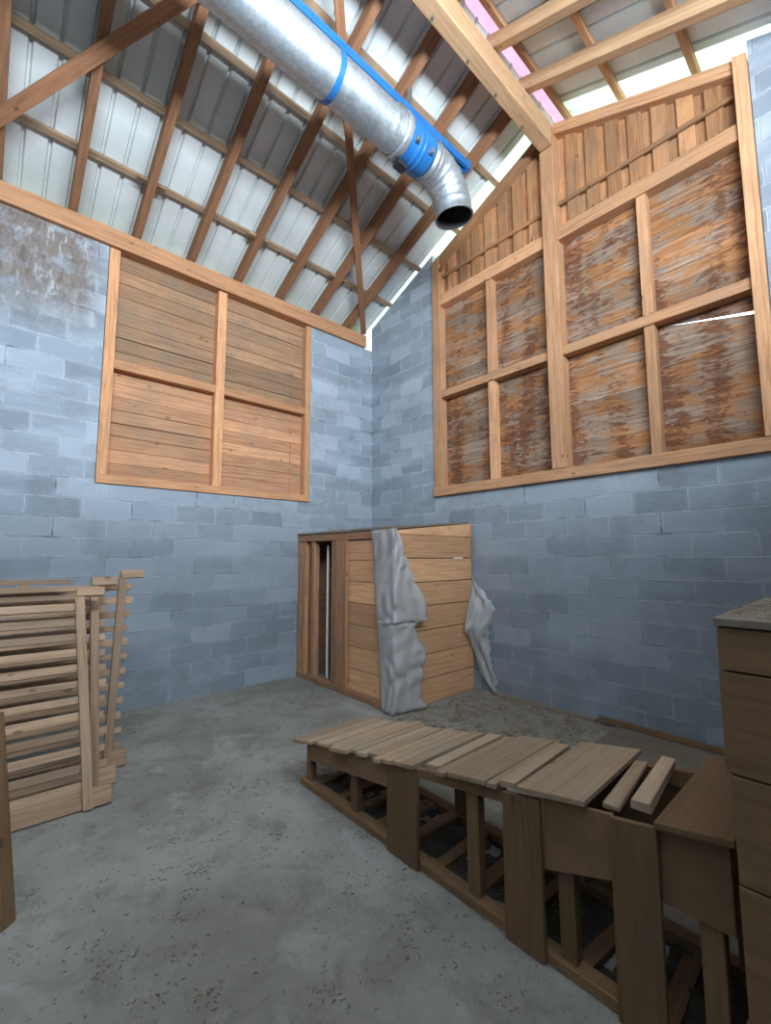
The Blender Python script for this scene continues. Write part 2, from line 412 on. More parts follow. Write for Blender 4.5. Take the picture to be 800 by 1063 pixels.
# trapezoidal roof sheets seen from below
def sheets(mb, xa, xb, ya, yb, z0, step=.2, rib=.034, th=.0):
    prof = []
    x = xa; 
    while x < xb-1e-6:
        prof += [(x, 0), (min(x+step*.80, xb), 0), (min(x+step*.86, xb), rib), (min(x+step*.94, xb), rib)]
        x += step
    prof.append((xb, 0))
    k = len(mb.v)
    for (x, h) in prof:
        for y in (ya, yb): mb.v.append((x, y, roofz(y, z0)+h))
    for i in range(len(prof)-1):
        mb.f.append((k+2*i, k+2*i+1, k+2*i+3, k+2*i+2)); mb.t.append(.5); mb.uv += [(0, 0)]*4
def solid(o, th=.002, off=1):
    md = o.modifiers.new('thickness', 'SOLIDIFY'); md.thickness = th; md.offset = off; return o
mb = MB()
rows = [(.45, -1.15), (-1.10, -2.45), (-2.40, YR)]
for i, (a, b_) in enumerate(rows): sheets(mb, X0-.2, -.03, a, b_, SB+.004*i)
rows = [(Y0-.45, -5.15), (-5.2, -3.85), (-3.9, YR-.13)]
for i, (a, b_) in enumerate(rows): sheets(mb, X0-.2, -.03, a, b_, SB+.004*i)
c = struct(mb.build('ceiling', M['sheet'])); solid(c, .0015)

for nm, ya, yb, lab in (('a', .45, YR, 'strip of glowing translucent roofing along the left verge, behind the pipe elbow'),
                        ('b', Y0-.45, YR-.13, 'strip of pale green translucent roofing above the boarded gable, right of the ridge post')):
    mb = MB(); sheets(mb, -.04, .48, ya, yb, SB+.012, .2, .034)
    o = solid(mb.build('translucent_roof_sheet', M['grp'], loc=(0, (ya+yb)/2, roofz((ya+yb)/2, SB))), .0015)
    tag(o, lab, 'roof sheet')
# ridge cap
mb = MB()
for sgn in (1, -1):
    a = [(X0, YR, roofz(YR, SB)+.12), (.5, YR, roofz(YR, SB)+.12), (.5, YR+sgn*.26, roofz(YR, SB)+.0), (X0, YR+sgn*.26, roofz(YR, SB)+.0)]
    mb.quad(a)
o = solid(mb.build('ridge_flashing', M['pink'], loc=(-4.5, YR, roofz(YR, SB))), .002)
tag(o, 'pink folded flashing showing in the gap above the ridge beam', 'flashing')

# ================================================================ ROOF TIMBER
mb = MB(); mb.box(X0, -.16, -.055, .2, 4.97, 5.165)
for x in range(9): mb.box(-.9-.6*x+.06, -.9-.6*x+.16, -.03, .02, 5.165, 5.19)
tag(mb.build('wall_plate', M['frame'], loc=(-4.8, 0, 5.0), bevel=.004), 'long timber plate along the top of the left block wall under the rafter ends', 'beam')

def rafter_mb(side, w=.075):
    mb = MB(); x = 0
    ya, yb = (.35, YR+.0) if side > 0 else (Y0-.35, YR)
    d = .155
    k = [(x-w/2, ya, roofz(ya, RB)), (x-w/2, yb, roofz(yb, RB)), (x+w/2, yb, roofz(yb, RB)), (x+w/2, ya, roofz(ya, RB))]
    k += [(a, b_, c_+d) for a, b_, c_ in k]
    mb.hexa(k, L1=abs(ya-yb)*1.09, W1=w, T1=d)
    return mb
ords = ['nearest the corner', 'second from the corner', 'third from the corner', 'fourth from the corner', 'fifth from the corner', 'sixth from the corner', 'seventh from the corner', 'eighth from the corner', 'ninth from the corner', 'tenth from the corner']
first = None
for i, x in enumerate([-.49, -1.08, -1.67, -2.28, -2.88, -3.48, -4.08, -4.68, -5.28]):
    if first is None:
        first = o = rafter_mb(1).build('rafter', M['rafter'], bevel=.003)
    else:
        o = first.copy(); COL.objects.link(o)
    o.location = (x, 0, random.uniform(-.003, .003))
    tag(o, 'reddish brown rafter rising from the left wall plate, ' + ords[i], 'rafter', 'rafters of the left roof slope')
first = None
for i, x in enumerate([-.55, -1.13, -1.73, -2.33]):
    if first is None:
        first = o = rafter_mb(-1, .085).build('rafter', M['rafter2'], bevel=.003)
    else:
        o = first.copy(); COL.objects.link(o)
    o.location = (x, 0, 0)
    tag(o, 'pale rafter right of the ridge beam, ' + ords[i].replace('corner', 'boarded gable'), 'rafter', 'rafters of the right roof slope')

def purlin_mb(y, x0, x1):
    mb = MB(); w = .06; a = math.atan(S)*(1 if y > YR else -1)
    z = roofz(y, PB)+.022
    mb.board((x0, y, z), (x1, y, z), w, .042, (0, math.sin(a), math.cos(a)))
    return mb
pn = ['lowest', 'second lowest', 'third from the wall plate', 'fourth from the wall plate', 'highest, beside the ridge']
for i, y in enumerate([.0, -.46, -1.10, -1.75, -2.40, -3.02]):
    if i == 0: continue
    tag(purlin_mb(y, X0, .42).build('purlin', M['batten'], loc=(-4.5, y, roofz(y, PB)), bevel=.002), 'thin roof batten crossing over the left rafters, ' + pn[i-1], 'batten', 'battens of the left roof slope')
pn = ['right beside the ridge beam', 'second down from the ridge', 'third down from the ridge', 'lowest in view at the upper right corner']
for i, y in enumerate([-3.33, -3.90, -4.545, -5.18]):
    tag(purlin_mb(y, -6, .42).build('purlin', M['frame2'], loc=(-3, y, roofz(y, PB)), bevel=.002), 'thin roof batten over the right rafters, ' + pn[i], 'batten', 'battens of the right roof slope')
# small cleats under the battens on the rafters
for x, y in ((-3.48, -.52), (-2.28, -.52), (-1.08, -.52)):
    mb = MB(); mb.board((x-.13, y, roofz(y, RB)+.10), (x+.13, y, roofz(y, RB)+.10), .06, .035, (0, 0, 1))
    tag(mb.build('cleat', M['batten'], loc=(x, y, roofz(y, RB)+.1)), 'short cleat nailed across the left rafter %s' % {-3.48: 'sixth from the corner', -2.28: 'fourth from the corner', -1.08: 'second from the corner'}[x], 'cleat', 'cleats on the left rafters')

# ridge beam and post
mb = MB(); mb.box(X0, -.06, -3.235, -3.085, 6.235, 6.49)
rbm = tag(mb.build('ridge_beam', M['rafter2'], loc=(-4.5, -3.16, 6.3), bevel=.008), 'heavy pale ridge beam running overhead to the top of the gable post', 'beam')
for x in (-.5, -1.0, -1.45, -1.95):
    b2 = MB(); b2.rev([((x, -3.13, 6.236), (0, 0, 1), .014), ((x, -3.13, 6.222), (0, 0, 1), .012)], 10, True, True)
    b2.build('bolt', M['steel'], rbm)
mb = MB(); mb.box(-.06, .11, -3.235, -3.075, 2.52, 6.235, 'z'); mb.box(-.04, .10, -3.235, -3.085, 6.235, 6.49, 'z')
tag(mb.build('ridge_post', M['frame2'], loc=(.02, -3.155, 2.52), bevel=.006), 'tall thick timber post in the middle of the boarded gable, carrying the ridge beam', 'post')

# wind braces nailed under the rafters
def brace(p, q, w, lab):
    p = Vector((p[0], p[1], roofz(p[1], RB)-.017)); q = Vector((q[0], q[1], roofz(q[1], RB)-.017))
    mb = MB(); a = math.atan(S); mb.board(p, q, w, .03, (0, math.sin(a), math.cos(a)))
    tag(mb.build('wind_brace', M['rafter'], loc=tuple(p), bevel=.002), lab, 'brace')
brace((-5.05, -.02), (-2.85, -3.06), .105, 'diagonal brace crossing the rafters at the upper left corner of the picture')
brace((-.20, -.03), (-2.72, -2.78), .085, 'dark diagonal brace running from the wall plate end up behind the pipe')

# ================================================================ BOARDED WINDOW, LEFT WALL
t = thing('boarded_window', (-2.46, 0, 2.36), 'boarded-up timber opening with four panes in the left block wall', 'window')
P = lambda *a, **k: None
for (x0, x1) in ((-3.735, -3.635), (-2.545, -2.435), (-1.26, -1.175)):
    MB().box(x0, x1, -.02, .10, 2.455, 4.96, 'z').build('post', M['frame'], t, bevel=.003)
MB().box(-3.735, -1.175, -.025, .12, 2.362, 2.455).build('sill', M['frame'], t, bevel=.003)
for (x0, x1) in ((-3.635, -2.545), (-2.435, -1.26)):
    MB().box(x0, x1, -.015, .09, 3.62, 3.72).build('rail', M['frame'], t, bevel=.003)
    for (z0, z1, mt) in ((2.455, 3.64, 'board_low'), (3.70, 4.97, 'board_up')):
        mb = MB(); z = z0; n = 8; h = (z1-z0)/n
        for k in range(n):
            g = .004 if random.random() < .7 else .010
            mb.box(x0-.03, x1+.03, .085+random.uniform(0, .006), .11, z+g/2, z+h-g/2, tone=random.random()); z += h
        pn_ = mb.build('board_panel', M[mt], t)
        MB().box(x0-.03, x1+.03, .112, .13, z0, z1).build('backing_board', M['black'], pn_)
mb = MB()
for z in (2.5, 2.62, 2.75, 2.9, 3.0, 3.12, 3.3, 3.78, 3.9, 4.05, 4.15): mb.box(-1.44, -1.432, .080, .0845, z, z+.07)
mk = mb.build('chalk_line', M['red'], t); mk['label'] = 'dashed red vertical chalk line'

# ================================================================ BOARDED GABLE, RIGHT WALL
t = thing('boarded_gable', (.05, -3.15, 2.4), 'large boarded timber gable filling the top of the right wall, stained brown', 'wall panel')
def gp(y0, y1, z0, z1, name, x0=-.03, x1=.10, mt='frame2', grain=None, bev=.003):
    return MB().box(x0, x1, y0, y1, z0, z1, grain or ('z' if z1-z0 > y1-y0 else 'y')).build(name, M[mt], t, bevel=bev)
gp(-4.925, -1.365, 2.402, 2.52, 'sill', -.05, .14)
# outer posts, cut to the roof line
for (ya, yb, x0) in ((-1.50, -1.37, -.03), (-4.925, -4.83, -.06)):
    mb = MB(); za, zb = roofz(ya, RB+.0), roofz(yb, RB+.0)
    k = [(x0, ya, 2.52), (x0, yb, 2.52), (.10, yb, 2.52), (.10, ya, 2.52), (x0, ya, za), (x0, yb, zb), (.10, yb, zb), (.10, ya, za)]
    k = [k[0], k[4], k[5], k[1], k[3], k[7], k[6], k[2]]
    mb.hexa(k, L1=3.3, W1=.12, T1=.13); mb.build('post', M['frame2'], t, bevel=.003)
for (ya, yb) in ((-3.075, -1.50), (-4.83, -3.235)):
    gp(ya, yb, 3.76, 3.86, 'rail', -.02, .10)
    gp(ya, yb, 5.09, 5.24, 'rail', -.025, .10)
for y in (-2.30, -4.065):
    for (z0, z1) in ((2.52, 3.76), (3.86, 5.09)):
        gp(y-.045, y+.045, z0, z1, 'stud', -.01+random.uniform(0, .01), .10)
# stained board panels
for (ya, yb) in ((-2.255, -1.50), (-3.075, -2.345), (-4.02, -3.235), (-4.83, -4.11)):
    for (z0, z1) in ((2.50, 3.78), (3.84, 5.12)):
        mb = MB(); n = 9; h = (z1-z0)/n; z = z0
        gapk = 8 if (ya == -4.83 and z0 < 3) else -1
        for k in range(n):
            g = .003
            if gapk > 0 and k in (7, 8):
                # daylight shows through a tapering split between the two topmost boards
                def wedge(za0, zb0, za1, zb1):
                    c8 = [(.105, ya-.02, za0), (.105, yb+.02, zb0), (.105, yb+.02, zb1), (.105, ya-.02, za1)]
                    mb.hexa(c8+[(.121, q[1], q[2]) for q in c8], L1=yb-ya, W1=h, T1=.02)
                if k == 7: wedge(z+g, z+g, 3.588, 3.765)
                else: wedge(3.622, 3.767, 3.79, 3.79)
            else:
                mb.box(.102+random.uniform(0, .006), .122, ya-.02, yb+.02, z+g/2, z+h-g/2, 'y')
            z += h
        pnl = mb.build('board_panel', M['stained'], t)
# upper vertical cladding, board on board
for (ya, yb) in ((-3.075, -1.50), (-4.83, -3.235)):
    mb = MB(); n = int((yb-ya)/.103); w = (yb-ya)/n
    for k in range(n):
        a = ya+k*w-(.012 if k % 2 else 0); b_ = ya+(k+1)*w+(.012 if k % 2 else 0)
        a = max(a, ya+.001); b_ = min(b_, yb-.001)
        x0, x1 = (.055, .075) if k % 2 else (.09, .11)
        za, zb = roofz(a, RB-.02), roofz(b_, RB-.02)
        k8 = [(x0, a, 5.20), (x0, a, za), (x0, b_, zb), (x0, b_, 5.20), (x1, a, 5.20), (x1, a, za), (x1, b_, zb), (x1, b_, 5.20)]
        mb.hexa(k8, L1=za-5.2, W1=w, T1=.02)
    mb.build('cladding', M['clad'], t)
    gp(ya, yb, 5.53, 5.575, 'batten', .025, .054, 'clad')
    # verge beam under the roof line
    mb = MB(); x0, x1 = -.02, .12
    k8 = [(x0, ya, roofz(ya, RB-.13)), (x0, yb, roofz(yb, RB-.13)), (x1, yb, roofz(yb, RB-.13)), (x1, ya, roofz(ya, RB-.13)),
          (x0, ya, roofz(ya, RB)), (x0, yb, roofz(yb, RB)), (x1, yb, roofz(yb, RB)), (x1, ya, roofz(ya, RB))]
    if ya < -4: x0 = -.05
    mb.hexa(k8, L1=1.8, W1=.14, T1=.13); mb.build('verge_beam', M['frame2' if ya < -4 else 'clad'], t, bevel=.003)
mb = MB(); mb.rev([((-.02, -1.56, 5.62), (1, 0, 0), .035), ((-.045, -1.56, 5.62), (1, 0, 0), .035)], 14, True, True)
mb.build('round_bracket', M['rafter'], t)

# ================================================================ DUCT
DY, DZ, DR = -2.57, 5.63, .185
t = thing('ventilation_duct', (-4.5, DY, DZ), 'large galvanised metal pipe running below the roof, ending in a downward elbow', 'duct')
mb = MB(); rings = []
x = X0+.02
seams = [-8.2, -6.9, -5.6, -4.3, -3.62, -1.98]
while x < -1.86:
    near = min(abs(x-s_) for s_ in seams)
    rings.append(((x, DY, DZ), (1, 0, 0), DR+(.006 if near < .012 else 0))); x += .02
mb.rev(rings, 56); solid(mb.build('straight_pipe', M['galv'], t, smooth=True), .003, -1)
mb = MB(); mb.rev([((-1.87+a, DY, DZ), (1, 0, 0), DR+b_) for a, b_ in ((0, .003), (.0, .016), (.03, .018), (.06, .014), (.075, .014), (.085, .004))], 56)
mb.build('pipe_rim', M['galv'], t, smooth=True)
mb = MB(); mb.rev([((-2.635+a, DY, DZ), (1, 0, 0), DR+b_) for a, b_ in ((0, .001), (0, .008), (.05, .008), (.05, .001))], 56)
o = mb.build('clamp_ring', M['blue'], t)
c = mb_ = MB(); mb.rev
mb = MB(); mb.rev([((-1.79+a, DY, DZ), (1, 0, 0), DR+b_) for a, b_ in ((0, .002), (0, .016), (.09, .018), (.10, .026), (.12, .026), (.13, .018), (.15, .018), (.16, .026), (.18, .026), (.19, .018), (.30, .016), (.30, .002))], 56)
o = mb.build('coupling_sleeve', M['blue'], t, smooth=False)
for dx in (.05, .24):
    for a in (PI*.95, ):
        b2 = MB(); cy, cz = DY-math.cos(a)*0-.0, DZ
        yy = DY-(DR+.03)*math.sin(1.0); zz = DZ-(DR+.03)*math.cos(1.0)
        b2.box(-1.79+dx-.02, -1.79+dx+.02, yy-.02, yy+.02, zz-.025, zz+.025)
        b2.build('latch', M['steel'], o, bevel=.004)
b2 = MB(); b2.box(-1.80, -1.68, DY+.02, DY+.12, DZ-DR-.055, DZ-DR-.005); b2.build('handle', M['black'], o, bevel=.008)
# elbow: mitred segments bending down
mb = MB(); rings = []; ex, R = -1.47, .35
rings += [((ex, DY, DZ), (1, 0, 0), DR), ((ex+.035, DY, DZ), (1, 0, 0), DR), ((ex+.035, DY, DZ), (1, 0, 0), DR+.012), ((ex+.05, DY, DZ), (1, 0, 0), DR+.012), ((ex+.05, DY, DZ), (1, 0, 0), DR)]
x1 = ex+.10
na = 4
for k in range(na+1):
    a = math.radians(80)*k/na
    c_ = (x1+R*math.sin(a), DY, DZ-R+R*math.cos(a)); d = (math.cos(a), 0, -math.sin(a))
    r = DR+.010*k/na
    e = .012
    for s_, rr_ in ((-e, r), (-e*.5, r+.003), (e*.5, r+.003), (e, r)):
        rings.append(((c_[0]+d[0]*s_, DY, c_[2]+d[2]*s_), d, rr_))
a = math.radians(80); ex_ = x1+R*math.sin(a); ez_ = DZ-R+R*math.cos(a); d = (math.cos(a), 0, -math.sin(a))
for s_, rr_ in ((.10, DR+.013), (.105, DR+.022), (.12, DR+.022)):
    rings.append(((ex_+d[0]*s_, DY, ez_+d[2]*s_), d, rr_))
mb.rev(rings, 56); o = mb.build('elbow', M['galv'], t, smooth=True)
mb = MB(); rings2 = [((p[0][0], p[0][1], p[0][2]), p[1], min(p[2], DR+.012)-.006) for p in rings]
mb.rev(rings2, 56); mb.build('lining', M['duct_in'], o, smooth=True)
mb = MB(); rz = (rings[-1][0], rings[-1][1])
mb.rev([(rz[0], rz[1], DR+.006), (rz[0], rz[1], DR+.022)], 56); mb.build('rim', M['galv'], o)

# blue carrying rail
RZ = 5.96
t = thing('carrying_rail', (-4, DY, RZ), 'bright blue steel rail running just above the galvanised pipe', 'rail')
mb = MB(); mb.box(X0+.02, -.76, DY-.05, DY-.012, RZ-.04, RZ+.03); mb.box(X0+.02, -.76, DY+.012, DY+.05, RZ-.04, RZ+.03); mb.box(X0+.02, -.76, DY-.05, DY+.05, RZ+.03, RZ+.045)
mb.build('channel', M['blue'], t, bevel=.003)
for x in (-.78, ): MB().box(x-.02, x+.03, DY-.055, DY+.055, RZ-.045, RZ+.05).build('end_stop', M['blue'], t, bevel=.004)
for x in (-5.28, -3.48, -1.67):
    MB().box(x-.012, x+.012, DY-.02, DY+.02, RZ+.045, roofz(DY, RB)-.002-.043).build('hanger', M['steel'], t)
t2 = MB().box(-1.86, -1.70, DY-.06, DY+.03, DZ+DR-.005, RZ-.03).build('pipe_hanger', M['steel'], loc=(-1.8, DY, DZ+DR), bevel=.01)
tag(t2, 'grey hanger holding the pipe coupling to the blue rail', 'hanger')

# ================================================================ CRATE IN THE CORNER
t = thing('timber_crate', (-.67, -.97, 0), 'big timber board crate standing in the corner, open on its left side', 'crate')
CX, CY = -1.33, -1.93
# front panel of horizontal boards (toward the camera right)
mb = MB(); h = .262
for k in range(7):
    mb.box(CX+.06+random.uniform(0, .006), -.02, CY-.03, CY-.004, k*h+.005, (k+1)*h-.004)
k8 = [(CX+.05, CY-.03, 7*h), (-.02, CY-.03, 7*h), (-.02, CY-.004, 7*h), (CX+.05, CY-.004, 7*h), (CX+.05, CY-.03, 1.875), (-.02, CY-.03, 2.00), (-.02, CY-.004, 2.00), (CX+.05, CY-.004, 1.875)]
mb.hexa(k8, L1=1.3, W1=.1)
mb.build('front_panel', M['crate'], t, bevel=.002)
MB().box(-.37, -.20, CY-.034, CY-.030, 1.566, 1.578).build('white_sliver', M['white'], t)['label'] = 'thin white sliver in a joint between the front boards'
# posts
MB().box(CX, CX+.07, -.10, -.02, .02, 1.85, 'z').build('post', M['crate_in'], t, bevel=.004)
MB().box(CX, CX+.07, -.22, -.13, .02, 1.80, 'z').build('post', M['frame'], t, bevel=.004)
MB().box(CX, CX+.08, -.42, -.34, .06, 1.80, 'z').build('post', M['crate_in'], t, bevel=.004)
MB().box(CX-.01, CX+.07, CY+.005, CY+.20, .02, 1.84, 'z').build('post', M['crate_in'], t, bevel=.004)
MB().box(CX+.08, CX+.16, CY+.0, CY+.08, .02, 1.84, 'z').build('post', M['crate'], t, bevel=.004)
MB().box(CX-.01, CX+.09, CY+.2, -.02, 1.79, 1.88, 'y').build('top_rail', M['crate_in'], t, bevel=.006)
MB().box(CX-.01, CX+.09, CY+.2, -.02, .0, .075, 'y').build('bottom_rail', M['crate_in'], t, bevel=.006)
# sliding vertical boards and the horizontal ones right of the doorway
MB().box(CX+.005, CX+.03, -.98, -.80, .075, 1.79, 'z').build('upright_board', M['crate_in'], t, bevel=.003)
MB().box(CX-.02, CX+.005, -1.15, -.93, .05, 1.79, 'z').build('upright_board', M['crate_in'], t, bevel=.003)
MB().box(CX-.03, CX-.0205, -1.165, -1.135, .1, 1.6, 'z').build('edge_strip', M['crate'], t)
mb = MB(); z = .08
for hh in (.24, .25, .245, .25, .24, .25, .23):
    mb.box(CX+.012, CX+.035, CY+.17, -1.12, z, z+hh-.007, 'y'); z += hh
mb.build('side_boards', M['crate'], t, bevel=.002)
# lid
mb = MB()
for k in range(8):
    a = CY+.01+k*.238
    za = 1.885
    kz = lambda x: 1.885+(.115)*(x-CX)/(-CX)
    k8 = [(CX-.02, a, kz(CX)), (-.02, a, kz(-.02)), (-.02, a+.232, kz(-.02)), (CX-.02, a+.232, kz(CX))]
    k8 += [(p[0], p[1], p[2]+.022) for p in k8]; mb.hexa(k8, L1=1.3, W1=.23, T1=.02)
mb.build('lid', M['dusty'], t, bevel=.002)
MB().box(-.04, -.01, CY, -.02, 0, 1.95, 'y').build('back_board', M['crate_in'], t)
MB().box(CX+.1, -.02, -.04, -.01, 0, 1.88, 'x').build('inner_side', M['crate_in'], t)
# pale pole added to draw the line of light in the doorway gap
mb = MB(); mb.rev([((-1.17, -.50, 0.0), (0, 0, 1), .016), ((-1.17, -.50, 1.74), (0, 0, 1), .016)], 12, True, True)
tag(mb.build('light_line_pole', M['white'], loc=(-1.17, -.5, 0)), 'thin pale pole standing in for a line of light inside the crate opening', 'light line')

# torn plastic film
def drape(name, P4, parent_lab, amp, seed, nx=14, nz=26, edge=None):
    rnd = random.Random(seed); ph = [rnd.uniform(0, 6) for _ in range(8)]
    mb = MB(); k = 0; idx = {}
    rows_ = len(P4)
    jag = 0
    for j in range(nz+1):
        jag = jag*.55+rnd.uniform(-.022, .022)
        v = j/nz*(rows_-1); j0 = min(int(v), rows_-2); f = v-j0
        a = Vector(P4[j0][0]).lerp(Vector(P4[j0+1][0]), f); b_ = Vector(P4[j0][1]).lerp(Vector(P4[j0+1][1]), f)
        b_ = b_+(b_-a).normalized()*jag
        cc = (Vector((edge[0], edge[1], (a.z+b_.z)/2)) if edge else None)
        for i in range(nx+1):
            u = i/nx; p = a.lerp(b_, u) if cc is None else (a.lerp(cc, min(1, u/.5)) if u < .5 else cc.lerp(b_, (u-.5)*2))
            wv = amp*math.sin(PI*u)*(math.sin(9*u+ph[0]+2*math.sin(v*1.7+ph[1]))+.6*math.sin(17*u+3*v+ph[2]))
            tt = amp*.35*math.sin(v*4.1+ph[3]+5*u)
            n = (b_-a).cross(Vector((0, 0, 1)));
            n = n.normalized() if n.length > 1e-4 else Vector((0, -1, 0))
            if cc is not None:
                n = Vector((-.7, -.7, 0)); wv = abs(wv); tt = abs(tt)
            p = p+n*(wv+tt)
            idx[(j, i)] = len(mb.v); mb.v.append(tuple(p))
    for j in range(nz):
        for i in range(nx):
            mb.f.append((idx[(j, i)], idx[(j, i+1)], idx[(j+1, i+1)], idx[(j+1, i)])); mb.t.append(.5); mb.uv += [(i/nx, j/nz)]*4
    o = mb.build(name, M['film'], loc=P4[-1][0], smooth=True)
    solid(o, .0015, 0)
    return tag(o, parent_lab, 'plastic film')
# along the near corner post of the crate: wraps the post and flares out
drape('plastic_film', [((CX-.03, -1.60, 1.88), (CX+.02, CY-.06, 1.89)),
                       ((CX-.03, -1.66, 1.60), (CX+.10, CY-.07, 1.62)),
                       ((CX-.04, -1.68, 1.42), (CX+.16, CY-.10, 1.46)),
                       ((CX-.05, -1.70, 1.20), (CX+.30, CY-.14, 1.18)),
                       ((CX-.05, -1.72, .95), (CX+.36, CY-.14, .93)),
                       ((CX-.05, -1.74, .88), (CX+.20, CY-.10, .86)),
                       ((CX-.05, -1.76, .65), (CX+.34, CY-.12, .64)),
                       ((CX-.05, -1.78, .46), (CX+.30, CY-.12, .46)),
                       ((CX-.06, -1.80, .25), (CX+.26, CY-.12, .25)),
                       ((CX-.08, -1.84, .02), (CX+.34, CY-.14, .02))],
      'torn grey plastic film hanging down the near corner of the crate', .035, 3, 24, 60, edge=(CX-.035, CY-.055))
drape('plastic_film', [((-.03, CY-.04, 1.98), (-.02, CY-.05, 1.98)),
                       ((-.03, CY-.04, 1.35), (-.02, CY-.06, 1.34)),
                       ((-.08, CY-.05, 1.15), (-.03, CY-.25, 1.12)),
                       ((-.17, CY-.06, .95), (-.04, CY-.38, .98)),
                       ((-.26, CY-.08, .72), (-.05, CY-.30, .80)),
                       ((-.14, CY-.07, .60), (-.05, CY-.26, .60)),
                       ((-.06, CY-.06, .45), (-.05, CY-.30, .38)),
                       ((-.06, CY-.16, .2), (-.05, CY-.36, .15)),
                       ((-.06, CY-.33, .03), (-.05, CY-.38, .02))],
      'torn plastic film hanging between the crate and the right block wall', .02, 8, 16, 50)

# ================================================================ SLATTED RACKS ON THE LEFT
def rack(bl, br_, tl, tr, n, off, lab, wide_bottom=True, blockz=None, overhang=0.0):
    """bl, br: bottom corners, tl, tr: top corners (right rail is br-tr)"""
    bl, br_, tl, tr = map(Vector, (bl, br_, tl, tr))
    t = thing('slatted_rack', tuple((bl+br_)/2), lab, 'rack', 'slatted racks leaning on the left wall')
    nrm = (br_-bl).cross(tr-br_).normalized()
    if nrm.y > 0: nrm = -nrm           # towards the camera
    for (a, b_) in ((br_, tr), (bl, tl), (bl.lerp(br_, .45), tl.lerp(tr, .45))):
        o = nrm*(.028 if a == br_ else -.028)
        MB().board(a+o+(b_-a)*.0, b_+o, .055, .032, nrm, jit=.002).build('rail', M['rack'], t, bevel=.002)
    for k in range(n):
        f = (k+.35)/n
        w = random.uniform(.044, .054) if k else .11
        if k == 0: f = .045
        a = bl.lerp(tl, f); b_ = br_.lerp(tr, f)
        dx = (b_-a).normalized()
        MB().board(a, b_+dx*(overhang+random.uniform(-.01, .01)), w, .024, nrm, jit=.003).build('slat', M['rack'], t, bevel=.002)
    e = (br_-bl).normalized()
    MB().board(tr-e*.02+nrm*.03+(tr-br_).normalized()*.03, tr+e*.15+nrm*.03+(tr-br_).normalized()*.03, .065, .05, nrm).build('end_block', M['rack'], t, bevel=.004)
    MB().board(br_+e*.02-nrm*.0+(tr-br_).normalized()*.06, br_+e*.13-nrm*.0+(tr-br_).normalized()*.06, .11, .07, nrm).build('end_block', M['rack'], t, bevel=.004)
    return t
rack((-5.0, -1.84, .0), (-3.93, -1.87, .0), (-5.07, -1.50, 1.32), (-4.0, -1.50, 1.31), 13, 0, 'slatted wooden rack leaning at the front of the rack stack')
rack((-5.0, -1.58, .0), (-3.86, -1.60, .0), (-5.0, -1.27, 1.38), (-3.88, -1.27, 1.37), 13, 0, 'slatted wooden rack in the middle of the rack stack, behind the front one', overhang=.07)
rack((-4.9, -1.33, .0), (-3.745, -1.33, .0), (-4.8, -1.14, 1.42), (-3.665, -1.14, 1.42), 13, 0, 'slatted wooden rack at the back of the stack, its rail rising highest', overhang=.08)
mb = MB(); mb.board((-5.2, -1.38, 1.43), (-4.05, -1.38, 1.42), .12, .03, (0, 0, 1)); 
tag(mb.build('loose_plank', M['rack'], loc=(-4.6, -1.38, 1.42), bevel=.002), 'plank lying across the top of the slatted racks', 'plank')
# the leaning slab at the lower left edge of the picture
mb = MB(); mb.board((-4.345, -2.69, 0.0), (-4.44, -2.65, .90), .075, .045, (.5, -1, .1), jit=.008)
tag(mb.build('leaning_plank', M['bench_side'], loc=(-4.335, -2.69, 0), bevel=.006), 'rough plank leaning upright at the left edge of the picture, nearest the camera', 'plank')

# ================================================================ LOW SLOPING BENCH
BX0, BX1 = -2.76, -2.20
def bz(y): return .32+.175*(-2.53-y)      # top of the deck
t = thing('slatted_bench', (-2.48, -3.8, 0), 'long low wooden bench with a plank top rising toward the camera', 'bench')
def bpart(name, x0, x1, y0, y1, z0, z1a, mt='bench_side', grain='z', bev=.003, z0b=None, slope=True):
    """box whose top follows the deck slope (z1a = distance below deck)"""
    za, zb = (bz(y0)-z1a, bz(y1)-z1a)
    z0b = z0 if z0b is None else z0b
    k = [(x0, y0, z0), (x0, y1, z0b), (x1, y1, z0b), (x1, y0, z0), (x0, y0, za), (x0, y1, zb), (x1, y1, zb), (x1, y0, za)]
    mb = MB()
    if grain == 'z':
        k = [k[0], k[4], k[5], k[1], k[3], k[7], k[6], k[2]]; mb.hexa(k, L1=za-z0, W1=abs(y1-y0), T1=x1-x0)
    else: mb.hexa(k, L1=abs(y1-y0), W1=x1-x0, T1=.2)
    return mb.build(name, M[mt], t, bevel=bev)
# legs, camera side then wall side
for y0, y1 in ((-2.60, -2.55), (-3.115, -3.055), (-4.025, -3.955), (-4.47, -4.405), (-4.945, -4.88)):
    bpart('leg', BX0+.02, BX0+.07, y0, y1, .03, .03)
for y0, y1 in ((-2.61, -2.55), (-3.58, -3.50), (-4.3, -4.23), (-4.95, -4.88)):
    bpart('leg', BX1-.08, BX1-.03, y0, y1, .03, .03)
# wide upright boards on the camera side
for y0, y1 in ((-3.668, -3.437), (-4.36, -4.183), (-4.785, -4.632)):
    bpart('wide_board', BX0-.022, BX0+.0, y0, y1, .005, .024, bev=.002)
